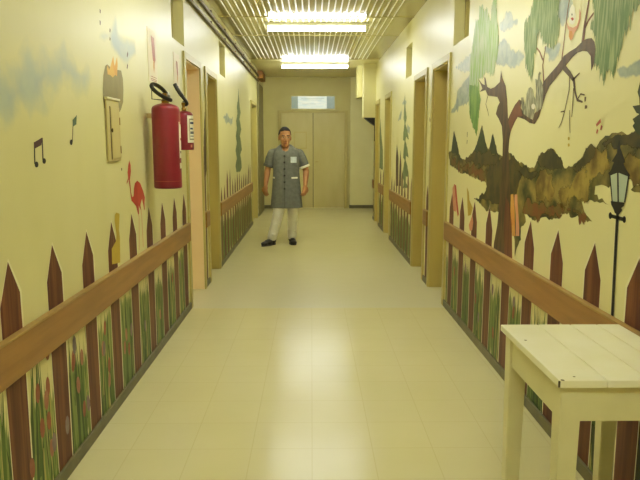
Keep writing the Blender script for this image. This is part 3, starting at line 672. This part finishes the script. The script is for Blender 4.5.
# ------------------------------------------------------------------ fire extinguishers
def bez(p0, p1, p2, p3, n=14):
    p0, p1, p2, p3 = map(Vector, (p0, p1, p2, p3)); o = []
    for i in range(n+1):
        t = i/n; o.append(p0*(1-t)**3+p1*3*t*(1-t)**2+p2*3*t*t*(1-t)+p3*t**3)
    return o
def curved_patch(cx, cy, r, a0, a1, z0, z1, n=12):
    bm = B()
    pr = [(cx+r*math.cos(a0+(a1-a0)*k/n), cy+r*math.sin(a0+(a1-a0)*k/n)) for k in range(n+1)]
    lo = [bm.verts.new((*q, z0)) for q in pr]; hi = [bm.verts.new((*q, z1)) for q in pr]
    for k in range(n): bm.faces.new((lo[k], lo[k+1], hi[k+1], hi[k])).smooth = True
    return bm
def extinguisher(cx, cy, r, z0, zs, label, big):
    t = thing('fire_extinguisher', label, 'fire extinguisher', (cx, cy, z0), 'fire extinguishers hanging on the left wall')
    bm = B(); hd = r*.34
    lathe(bm, [(r*.93, z0), (r*.99, z0+.006), (r, z0+.015), (r, zs-.02), (r*.985, zs-.004), (r*.93, zs+hd*.25), (r*.8, zs+hd*.52), (r*.6, zs+hd*.78), (r*.36, zs+hd*.95), (r*.27, zs+hd*1.05)], cx, cy, 40)
    obj('cylinder', bm, M['red'], t)
    zn = zs+hd
    bm = B(); lathe(bm, [(r*.27, zn-.004), (r*.27, zn+.022), (r*.2, zn+.026), (r*.2, zn+.045)], cx, cy, 16)
    box(bm, cx-.014, cx+.014, cy-.022, cy+.03, zn+.038, zn+.062, .004)
    v = obj('valve', bm, M['brass'], t, 'brass valve')
    bm = B(); box(bm, cx-.009, cx+.009, cy-.01, cy+.105, zn+.064, zn+.073, .003); box(bm, cx-.009, cx+.009, cy+.01, cy+.10, zn+.04, zn+.048, .003); obj('lever', bm, M['metal'], v, 'steel lever')
    if big:
        bm = B(); lathe(bm, [(r*1.004, z0+.045), (r*1.006, z0+.0465), (r*1.004, z0+.048)], cx, cy, 40); obj('seam', bm, M['redink'], t, 'pale seam line near the bottom')
        pts = [at_depth(*q) for q in ((171,100.2,4.07),(166,98.2,4.03),(160,94.8,3.99),(155,91,3.96),(152,87.5,3.95),(151.6,85,3.97),(154,84.2,4.0),(157.5,85.6,4.03),(161.5,88.4,4.06),(164.5,91.4,4.09),(166.3,93.6,4.11))]
        h = []
        for i in range(len(pts)-1):
            p0, p1, p2, p3 = pts[max(0,i-1)], pts[i], pts[i+1], pts[min(len(pts)-1,i+2)]
            h += [p for p in bez(p1, p1+(p2-p0)/6, p2-(p3-p1)/6, p2, 4)][:4]
        h.append(pts[-1])
        bm = B(); tube(bm, h, .0125, 10); obj('hose', bm, M['black'], t, 'black looped hose')
        bm = B(); tube(bm, [h[-1], h[-1]+Vector((.008,.01,-.014)), h[-1]+Vector((.014,.02,-.03))], [.014,.015,.009], 10); obj('nozzle', bm, M['metal'], t)
        bm = B(); tube(bm, [at_depth(150.4,87.5,4.06), at_depth(151.6,88.5,4.02), at_depth(151.9,99,4.02), at_depth(158,99.6,4.05), at_depth(167,100.6,4.09)], .003, 6); obj('wall_hook', bm, M['iron'], t, 'thin wire wall hook')
        a0, a1 = -.65, .55
        obj('label_sheet', curved_patch(cx, cy, r*1.006, -.30, 1.2, z0+.19, zs-.085), M['white'], t, 'pale printed label')
        obj('label_text', curved_patch(cx, cy, r*1.01, -.15, .8, z0+.40, z0+.425), M['redink'], t)
        obj('label_text', curved_patch(cx, cy, r*1.01, -.15, .8, z0+.30, z0+.315), M['redink'], t)
        obj('label_text', curved_patch(cx, cy, r*1.01, -.2, .9, z0+.22, z0+.235), M['greyink'], t)
        obj('tag', curved_patch(cx, cy, r*1.006, -.30, .5, z0+.125, z0+.16), M['white'], t, 'small pale tag')
    else:
        h = bez((cx+.012, cy-.005, zn+.045), (cx+.06, cy-.03, zn+.05), (cx-.0, cy-.10, zn+.09), (cx-.045, cy-.09, zn+.19), 18)
        bm = B(); tube(bm, h, [.0125]*12+[.015]*7, 10); obj('hose', bm, M['black'], t, 'black hose standing up')
        a = -1.05
        obj('label_sheet', curved_patch(cx, cy, r*1.008, a, .5, z0+.055, zs-.012), M['white'], t, 'white printed label')
        bm = curved_patch(cx, cy, r*1.013, a+.22, .3, z0+.075, zs-.035)
        obj('label_border', bm, M['greyink'], t)
        obj('label_field', curved_patch(cx, cy, r*1.018, a+.3, .25, z0+.085, zs-.045), M['white'], t)
        for zz, hh, b0, b1 in ((zs-.075,.016,.34,1.2),(zs-.115,.013,.34,.8),(z0+.12,.011,.34,1.1),(zs-.135,.006,.34,1.1),(z0+.1,.007,.34,1.0)):
            obj('label_text', curved_patch(cx, cy, r*1.023, a+b0, a+b1, zz, zz+hh), M['blueink'], t)
        obj('emblem', curved_patch(cx, cy, r*1.008, -.7, -.45, z0+.02, z0+.04), M['palepink'], t)
    yb = cy+.045 if big else cy
    bm = B(); box(bm, XL, cx-r*(.82 if big else .9), yb-.01, yb+.01, zs-.06, zs-.03, .002); obj('bracket', bm, M['beige'] if big else M['metal'], t)
    return t
extinguisher(-.914, 4.1, .0875, 1.122, 1.622, 'large red fire extinguisher with looped black hose on the left wall', True)
extinguisher(-.955, 4.9, .066, 1.355, 1.622, 'small red fire extinguisher with white label beside the left doorway', False)

# ------------------------------------------------------------------ conduits
for z, xo, lab in ((2.60, .024, 'lower of two dark conduit pipes along the top of the left wall'), (2.705, .024, 'upper of two dark conduit pipes along the top of the left wall')):
    bm = B(); tube(bm, [(XL+xo, YB+.02, z), (XL+xo, 12.68, z)], .017, 12)
    p = obj('conduit_pipe', bm, M['pipe'], None, loc=(XL+xo, 5, z)); tag(p, lab, 'pipe')
    for k in range(8):
        bm = B(); y = 4.6+1.05*k
        box(bm, XL+.001, XL+.046, y-.008, y+.008, z-.004, z+.022, .003); obj('pipe_clip', bm, M['pipe'], p)
bm = B(); box(bm, XL+.001, XL+.10, 12.7, 13.5, 2.66, 2.80, .006)
t = tag(obj('junction_box', bm, M['rust'], None, loc=(XL, 13, 2.6)), 'rusty brown junction box at the far end of the conduits', 'junction box')

# ------------------------------------------------------------------ casing box at the far right
t = thing('wall_casing', 'pale boxed casing hanging below the ceiling at the far right', 'duct', (1.04, 11.9, 1.87))
bm = B(); box(bm, .935, XR+.0, 11.72, 12.0, 1.87, ZC-.006, .005); obj('casing', bm, M['panel'], t)
bm = B(); box(bm, .845, 1.10, 12.02, 12.5, 2.25, ZC-.006, .005); obj('side_casing', bm, M['wall_end'], t)
t = thing('black_wedge', 'small black fixture under the pale casing on the far right wall', 'wedge', (XR, 11.8, 1.72))  # plain black wedge filling the dark spot below the casing
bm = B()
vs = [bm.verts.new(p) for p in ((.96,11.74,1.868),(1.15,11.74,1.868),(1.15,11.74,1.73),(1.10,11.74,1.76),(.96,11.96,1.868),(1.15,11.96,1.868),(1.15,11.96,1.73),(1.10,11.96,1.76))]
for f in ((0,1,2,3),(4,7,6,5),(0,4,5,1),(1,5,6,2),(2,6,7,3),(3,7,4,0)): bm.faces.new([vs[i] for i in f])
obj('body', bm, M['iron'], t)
bm = B(); tube(bm, [(1.145,11.8,1.74),(1.148,11.8,1.6),(1.148,11.8,1.45)], .008, 8); obj('thin_line', bm, M['iron'], t)

# ------------------------------------------------------------------ ceiling lamps
XC = .062
def lamp(y):
    t = thing('ceiling_lamp', '', 'ceiling light', (XC, y, ZC-.008), 'fluorescent lamps across the ceiling')
    bm = B(); box(bm, XC-.60, XC+.60, y-.055, y+.055, ZC-.045, ZC-.008, .004); obj('housing', bm, M['lampbody'], t)
    for s in (-1, 1):
        bm = B(); tube(bm, [(XC-.585, y+s*.032, ZC-.075), (XC+.585, y+s*.032, ZC-.075)], .017, 12); obj('tube', bm, M['tube'], t, 'lit white tube')
        bm = B(); box(bm, XC+s*.585-.012, XC+s*.585+.012, y-.052, y+.052, ZC-.097, ZC-.045, .003); obj('socket', bm, M['lampbody'], t)
    return t
L1 = lamp(7.86); L1['label'] = 'nearer lit fluorescent ceiling lamp, the wider bar of light'
dup(L1, (XC, 11.6, ZC-.008), 'farther lit fluorescent ceiling lamp, nearest the far double door')
dup(L1, (XC, 3.7, ZC-.008), 'lit fluorescent ceiling lamp above the fire extinguishers, just out of view')
dup(L1, (XC, -.3, ZC-.008), 'lit fluorescent ceiling lamp behind the viewer')

# ------------------------------------------------------------------ table
T0, T1, U0, U1, TZ = .686, 1.122, 1.69, 2.25, .75
t = thing('side_table', 'small cream painted wooden table against the right wall', 'table', ((T0+T1)/2, (U0+U1)/2, 0))
cuts = [T0, T0+.137, T0+.255, T0+.352, T1]
for i, (a, b) in enumerate(zip(cuts, cuts[1:])):
    bm = B(); box(bm, a+.0013, b-.0013, U0, U1, TZ-.022, TZ, .0022); pk = obj('plank', bm, M['table'], t)
    if i == 0:
        for px, py, rx in ((.697,1.694,.006),(.74,1.72,.004),(.715,2.06,.005)):
            bm = B(); bmesh.ops.create_circle(bm, cap_ends=True, radius=rx, segments=7, matrix=Matrix.Translation((px,py,TZ+.0004))); obj('paint_chip', bm, M['chip'], pk, 'dark chip in the paint')
        bm = B(); box(bm, T0-.0005, T0+.004, U0-.0005, U0+.004, TZ-.02, TZ-.001); obj('paint_chip', bm, M['chip'], pk, 'dark chipped corner')
LW = .062; I = .016
for lx in (T0+I, T1-I-LW):
    for ly in (U0+.022, U1-I-LW):
        bm = B()
        xm = 1 if lx < .9 else -1
        vt = [(lx, ly), (lx+LW, ly), (lx+LW, ly+LW), (lx, ly+LW)]
        k = .008
        vb = [(lx+k, ly+k), (lx+LW-k, ly+k), (lx+LW-k, ly+LW-k), (lx+k, ly+LW-k)]
        A = [bm.verts.new((*q, 0)) for q in vb]; Bv = [bm.verts.new((*q, TZ-.022)) for q in vt]
        bm.faces.new(A[::-1]); bm.faces.new(Bv)
        for q in range(4): bm.faces.new((A[q], A[(q+1)%4], Bv[(q+1)%4], Bv[q]))
        bmesh.ops.bevel(bm, geom=list(bm.edges), offset=.003, segments=2, affect='EDGES')
        obj('leg', bm, M['tableleg'], t)
for a, b, c, d in ((T0+I+.006, T0+I+.026, U0+.08, U1-.08), (T1-I-.026, T1-I-.006, U0+.08, U1-.08), (T0+.07, T1-.07, U0+.028, U0+.048), (T0+.07, T1-.07, U1-.042, U1-.022)):
    bm = B(); box(bm, a, b, c, d, TZ-.132, TZ-.022, .002); obj('apron', bm, M['tableleg'], t)

# ------------------------------------------------------------------ person
def capsule(bm, a, b, ra, rb, n=14):
    a, b = Vector(a), Vector(b); d = b-a
    ball(bm, a, ra, n, 8); ball(bm, b, rb, n, 8)
    if d.length > 1e-4: tube(bm, [a, b], [ra, rb], n)
def chain(bm, pts, rs):
    for i in range(len(pts)-1): capsule(bm, pts[i], pts[i+1], rs[i], rs[i+1])
def fuse(bm, voxel, smooth=4):
    """union of overlapping closed shapes into one continuous skin (voxel remesh, smoothed)"""
    me = bpy.data.meshes.new('tmp'); bm.to_mesh(me); bm.free()
    o = bpy.data.objects.new('tmp', me); C.objects.link(o)
    m = o.modifiers.new('r', 'REMESH'); m.mode = 'VOXEL'; m.voxel_size = voxel; m.use_smooth_shade = True
    if smooth: s = o.modifiers.new('s', 'SMOOTH'); s.iterations = smooth; s.factor = .5
    dg = bpy.context.evaluated_depsgraph_get(); dg.update()
    res = bpy.data.meshes.new_from_object(o.evaluated_get(dg))
    out = B(); out.from_mesh(res)
    bpy.data.objects.remove(o); bpy.data.meshes.remove(me); bpy.data.meshes.remove(res)
    for f in out.faces: f.smooth = True
    return out
P0 = Vector((-.372, 8.98, 0))
man = thing('person', 'man with short dark hair in a grey short-sleeved uniform tunic walking along the corridor', 'person', P0)
def sh(bm):
    bmesh.ops.translate(bm, vec=P0, verts=bm.verts); return bm
yaw = .16                       # head turned a little to the picture's right
HR = Matrix.Rotation(yaw, 3, 'Z')
HC = Vector((.005, -.02, 1.490)); HS = 1.09
def hp(x, y, z): return HC + HR @ (Vector((x, y, z))*HS)
def hball(bm, c, r, u=16, v=10):
    ball(bm, c, tuple(q*HS for q in r), u, v, HR)
bm = B()
# head: crown 1.655, chin 1.40
hball(bm, hp(0, .012, .035), (.075, .092, .095), 20, 14)
hball(bm, hp(0, -.022, -.03), (.062, .068, .078), 18, 12)
hball(bm, hp(0, -.040, -.090), (.042, .042, .034))
hball(bm, hp(0, -.060, -.107), (.022, .020, .016))
hball(bm, hp(0, -.074, .018), (.048, .016, .014))            # brow
for s in (-1, 1):
    hball(bm, hp(s*.036, -.064, -.03), (.022, .022, .024))    # cheeks
    hball(bm, hp(s*.076, .012, -.012), (.010, .020, .032))    # ears
    hball(bm, hp(s*.012, -.098, -.042), (.009, .010, .008))
capsule(bm, hp(0, -.086, .004), hp(0, -.106, -.036), .010, .014)
hball(bm, hp(0, -.080, -.072), (.026, .012, .010))
# neck and trunk
chain(bm, [hp(0, .02, -.05), (.008, .02, 1.385), (.012, .02, 1.31)], [.054, .054, .066])
ball(bm, (.012, .012, 1.22), (.165, .098, .15)); ball(bm, (.012, .0, 1.02), (.145, .10, .17)); ball(bm, (.01, .0, .86), (.155, .105, .13))
capsule(bm, (-.12, .02, 1.285), (.145, .02, 1.285), .05, .05)
# arms
def hand(bm, wr_, tip_dir, palm_n, out):
    d = Vector(tip_dir).normalized(); nrm = Vector(palm_n).normalized(); side = d.cross(nrm).normalized(); wv = Vector(wr_)
    rot = Matrix((side, nrm, d)).transposed()
    ball(bm, wv+d*.048, (.040, .017, .052), rot=rot)
    for i, (o_, L_) in enumerate(((-.029,.062),(-.010,.075),(.010,.070),(.028,.055))):
        k = wv+d*.085+side*o_*1.05
        p1 = k+d*L_*.45+nrm*.006+side*o_*.12; p2 = p1+d*L_*.33+nrm*.016; p3 = p2+d*L_*.22+nrm*.018
        chain(bm, [k, p1, p2, p3], [.0098, .0092, .0086, .0076])
    b = wv+d*.03+side*out*.032
    chain(bm, [b, b+d*.032+side*out*.024+nrm*.008, b+d*.062+side*out*.026+nrm*.018], [.0135, .0115, .0095])
sR, eR, wR = (-.180, .02, 1.272), (-.243, .035, 1.045), (-.268, -.035, .835)
sL, eL, wL = (.207, .02, 1.272), (.296, .03, 1.03), (.285, -.06, .835)
for s_, e_, w_ in ((sR, eR, wR), (sL, eL, wL)):
    e_v, w_v = Vector(e_), Vector(w_)
    chain(bm, [s_, e_v, e_v.lerp(w_v, .25), w_v], [.05, .043, .044, .029])
hand(bm, wR, (-.03, -.16, -1), (.55, .9, 0), -1)
hand(bm, wL, (-.12, -.2, -1), (-.55, .9, 0), 1)
# legs
hR, kR, aR = (-.082, .0, .84), (-.092, -.085, .455), (-.185, -.09, .085)
hL, kL, aL = (.098, .0, .84), (.108, -.01, .455), (.090, .06, .085)
for h_, k_, a_ in ((hR, kR, aR), (hL, kL, aL)):
    k_v, a_v = Vector(k_), Vector(a_)
    chain(bm, [h_, k_v, k_v.lerp(a_v, .3), a_v], [.082, .052, .053, .035])
for a_, dr_ in ((aR, (-.62,-.78,0)), (aL, (.18,-.98,0))):
    a_v = Vector(a_); dv = Vector(dr_).normalized()
    chain(bm, [a_v+Vector((0,0,-.03)), a_v+dv*.10+Vector((0,0,-.052)), a_v+dv*.155+Vector((0,0,-.058))], [.036, .028, .022])
body = obj('body', sh(fuse(bm, .0065, 3)), M['skin'], man)
# face details
for s in (-1, 1):
    bm = B(); hball(bm, hp(s*.030, -.0835, .000), (.0115, .006, .0055)); e = obj('eye', sh(bm), M['eyew'], man)
    bm = B(); hball(bm, hp(s*.030, -.0885, .000), (.006, .003, .006)); obj('iris', sh(bm), M['eyed'], e)
    bm = B(); capsule(bm, hp(s*.016, -.091, .0235), hp(s*.048, -.080, .0245), .0050, .0035, 8); obj('eyebrow', sh(bm), M['hair'], man)
bm = B(); hball(bm, hp(0, -.0905, -.072), (.023, .005, .0055)); obj('mouth', sh(bm), M['lips'], man)
# short hair: a cap following the skull
bm = B(); bmesh.ops.create_icosphere(bm, subdivisions=5, radius=1)
dl = []
for v in bm.verts:
    q = v.co.copy(); low = -.05 if q.y > .2 else (.28+.22*max(0, -q.y) if abs(q.x) < .8 else -.12+.5*max(0,-q.y))
    if q.z < low: dl.append(v)
bmesh.ops.delete(bm, geom=dl, context='VERTS')
for v in bm.verts: v.co = hp(v.co.x*.0815, .013+v.co.y*.0985, .033+v.co.z*.1025)
for f in bm.faces: f.smooth = True
g = bmesh.ops.solidify(bm, geom=bm.faces[:], thickness=.006)
obj('hair', sh(bm), M['hair'], man)
# tunic: lofted rings, open neck, knee length skirt
NA = 48
def ring(cx, cy, rx, ry, z, front=0, pw=2.3, fold=0, ph=0):
    out = []
    for k in range(NA):
        a = 2*PI*k/NA; c, s = math.cos(a), math.sin(a)
        ex = 2/pw
        px_ = cx+rx*math.copysign(abs(c)**ex, c); py_ = cy+ry*math.copysign(abs(s)**ex, s)
        fo = 1+fold*math.sin(7*a+ph)+fold*.6*math.sin(11*a+2*ph)
        px_ = cx+(px_-cx)*fo; py_ = cy+(py_-cy)*fo
        fz = max(0, 1-abs(a-1.5*PI)/.85)
        out.append((px_, py_, z-front*fz))
    return out
rings = [ring(.018, -.015, .222, .155, .520, 0, 2.3, .022, .4), ring(.018, -.012, .216, .152, .60, 0, 2.3, .018, .5), ring(.018, -.005, .206, .144, .72, 0, 2.3, .012, .6), ring(.018, 0, .194, .134, .86, 0, 2.3, .006, .8),
         ring(.018, 0, .184, .126, 1.0, 0, 2.3, .005, 1), ring(.018, .003, .184, .122, 1.10), ring(.018, .006, .192, .120, 1.2), ring(.018, .010, .198, .112, 1.255), ring(.016, .014, .180, .100, 1.305, .015), ring(.014, .018, .132, .088, 1.350, .05), ring(.012, .018, .096, .080, 1.378, .10), ring(.010, .018, .078, .074, 1.394, .15)]
bm = B(); vv = [[bm.verts.new(p) for p in r] for r in rings]
for A, Bq in zip(vv, vv[1:]):
    for k in range(NA): bm.faces.new((A[k], A[(k+1)%NA], Bq[(k+1)%NA], Bq[k])).smooth = True
coat = obj('tunic', sh(bm), M['coat'], man)
def lerp3(a, b, t): return Vector(a).lerp(Vector(b), t)
for s_, e_, sg in ((sR, eR, -1), (sL, eL, 1)):
    a = Vector(s_)+Vector((-sg*.06, 0, .012)); b = lerp3(s_, e_, .30); c = lerp3(s_, e_, .80)
    bm = B(); chain(bm, [a, Vector(s_)+Vector((-sg*.008,0,-.008)), b], [.062, .070, .070]); tube(bm, [b, lerp3(b, c, .5), c], [.070, .070, .070], 20)
    bm = fuse(bm, .006, 3)
    sl = obj('sleeve', sh(bm), M['coat'], coat)
    d = (c-b).normalized()
    bm = B(); tube(bm, [c-d*.028, c+d*.004], [.0735, .0735], 20); obj('cuff', sh(bm), M['trim'] if sg > 0 else M['coat_dark'], sl, 'white sleeve cuff' if sg > 0 else None)
def front_y(x, z):
    # front surface of the tunic at x, z
    zs_ = [r[0][2] for r in rings]
    best = None
    for A, Bq in zip(rings, rings[1:]):
        if A[0][2] <= z <= Bq[0][2]:
            u = (z-A[0][2])/(Bq[0][2]-A[0][2])
            pts = sorted(((A[k][0]*(1-u)+Bq[k][0]*u, A[k][1]*(1-u)+Bq[k][1]*u) for k in range(NA//2, NA)), key=lambda q: q[0])
            for p, q in zip(pts, pts[1:]):
                if p[0] <= x <= q[0]: return p[1]+(q[1]-p[1])*(x-p[0])/max(1e-6, q[0]-p[0])
    return -.12
def patch(x0, x1, z0, z1, off, nx=4, nz=4, tilt=0):
    bm = B(); g = [[None]*(nz+1) for _ in range(nx+1)]
    for i in range(nx+1):
        for j in range(nz+1):
            x_ = x0+(x1-x0)*i/nx; z_ = z0+(z1-z0)*j/nz + tilt*(i/nx)
            g[i][j] = bm.verts.new((x_, front_y(x_, z_)-off, z_))
    for i in range(nx):
        for j in range(nz): bm.faces.new((g[i][j], g[i+1][j], g[i+1][j+1], g[i][j+1])).smooth = True
    return sh(bm)
obj('placket', patch(-.004, .006, .53, 1.25, .007, 1, 14), M['coat_dark'], coat, 'dark front opening seam')
for z in (1.235, 1.15, 1.06, .97, .88, .79):
    bm = B(); ball(bm, (-.0, front_y(0, z)-.011, z), (.015, .005, .015), 10, 6); obj('button', sh(bm), M['eyed'], coat, 'dark button')
obj('chest_badge', patch(.085, .165, 1.145, 1.225, .009), M['badge'], coat, 'pale printed chest pocket badge')
obj('pocket', patch(.075, .18, .80, .945, .0085), M['coat'], coat)
obj('pocket_trim', patch(.095, .178, .928, .950, .012), M['trim'], coat, 'white strip on the hip pocket')
obj('pocket', patch(-.165, -.065, .80, .945, .0085), M['coat'], coat)
obj('pocket_trim', patch(-.168, -.135, .928, .950, .012), M['trim'], coat, 'white strip on the hip pocket')
# trousers
bm = B()
for h_, k_, a_ in ((hR, kR, aR), (hL, kL, aL)):
    k_v, a_v = Vector(k_), Vector(a_)
    chain(bm, [h_, k_v, k_v.lerp(a_v, .4)+Vector((0,.012,0)), a_v+Vector((0,.004,.022))], [.092, .074, .070, .066])
    for q in range(5):
        z_ = R.uniform(.12, .5); u = (k_v.z-z_)/(k_v.z-a_v.z) if z_ < k_v.z else 0
        pt = k_v.lerp(a_v, max(0, u)); an = R.uniform(0, 6.28)
        ball(bm, pt+Vector((math.cos(an)*.05, math.sin(an)*.05, 0)), (.03, .03, .012))
ball(bm, (.01, 0, .86), (.155, .105, .10))
obj('trousers', sh(fuse(bm, .009, 3)), M['trousers'], man)
# shoes
for a_, dr_ in ((aR, (-.62,-.78,0)), (aL, (.18,-.98,0))):
    a_v = Vector(a_); a_v.z = 0; dv = Vector(dr_).normalized(); rot = Matrix((dv.cross(Vector((0,0,1))), dv, Vector((0,0,1)))).transposed()
    bm = B()
    ball(bm, a_v+Vector((0,0,.055))-dv*.01, (.047,.06,.05), rot=rot); ball(bm, a_v+dv*.075+Vector((0,0,.045)), (.048,.085,.042), rot=rot); ball(bm, a_v+dv*.15+Vector((0,0,.034)), (.046,.062,.032), rot=rot)
    ball(bm, a_v+Vector((0,0,.085)), (.042,.045,.03), rot=rot)
    s1 = obj('shoe', sh(fuse(bm, .006, 3)), M['shoe'], man)
    bm = B(); pr = []
    for k in range(24):
        an = 2*PI*k/24; u, w_ = math.cos(an), math.sin(an)
        pr.append(a_v+dv*(.068+u*.142)+Vector((-dv.y, dv.x, 0))*w_*(.050-.006*(u<-.2)))
    lo = [bm.verts.new((q.x, q.y, .0)) for q in pr]; hi = [bm.verts.new((q.x, q.y, .016)) for q in pr]
    bm.faces.new(lo[::-1]); bm.faces.new(hi)
    for k in range(24): bm.faces.new((lo[k], lo[(k+1)%24], hi[(k+1)%24], hi[k]))
    obj('sole', sh(bm), M['sole'], s1)

# ------------------------------------------------------------------ camera, world, view
cam = bpy.data.cameras.new('camera'); co = bpy.data.objects.new('camera', cam); C.objects.link(co)
cam.sensor_width = 36; cam.lens = 36*F/640; cam.clip_start = .02
# camera axes in world coordinates: rows of the survey transform
right = Vector((AX.x, AY.x, AZ.x)); down = Vector((AX.y, AY.y, AZ.y)); fwd = Vector((AX.z, AY.z, AZ.z))
co.matrix_world = Matrix(((right.x, -down.x, -fwd.x, 0), (right.y, -down.y, -fwd.y, 0), (right.z, -down.z, -fwd.z, EYE), (0,0,0,1)))
sc = bpy.context.scene; sc.camera = co
w = bpy.data.worlds.new('World'); sc.world = w; w.use_nodes = True
w.node_tree.nodes['Background'].inputs[0].default_value = (.9,.85,.6,1); w.node_tree.nodes['Background'].inputs[1].default_value = .05
sc.view_settings.view_transform = 'Standard'
sc.view_settings.look = 'None'
sc.view_settings.exposure = .36
sc.view_settings.use_curve_mapping = True
cm = sc.view_settings.curve_mapping; cv = cm.curves[3]
for px_, py_ in ((.08,.09),(.2,.24),(.4,.465),(.6,.66),(.8,.825)): cv.points.new(px_, py_)
cm.update()
sc.view_settings.gamma = 1.07
sc.cycles.max_bounces = 8; sc.cycles.use_denoising = True
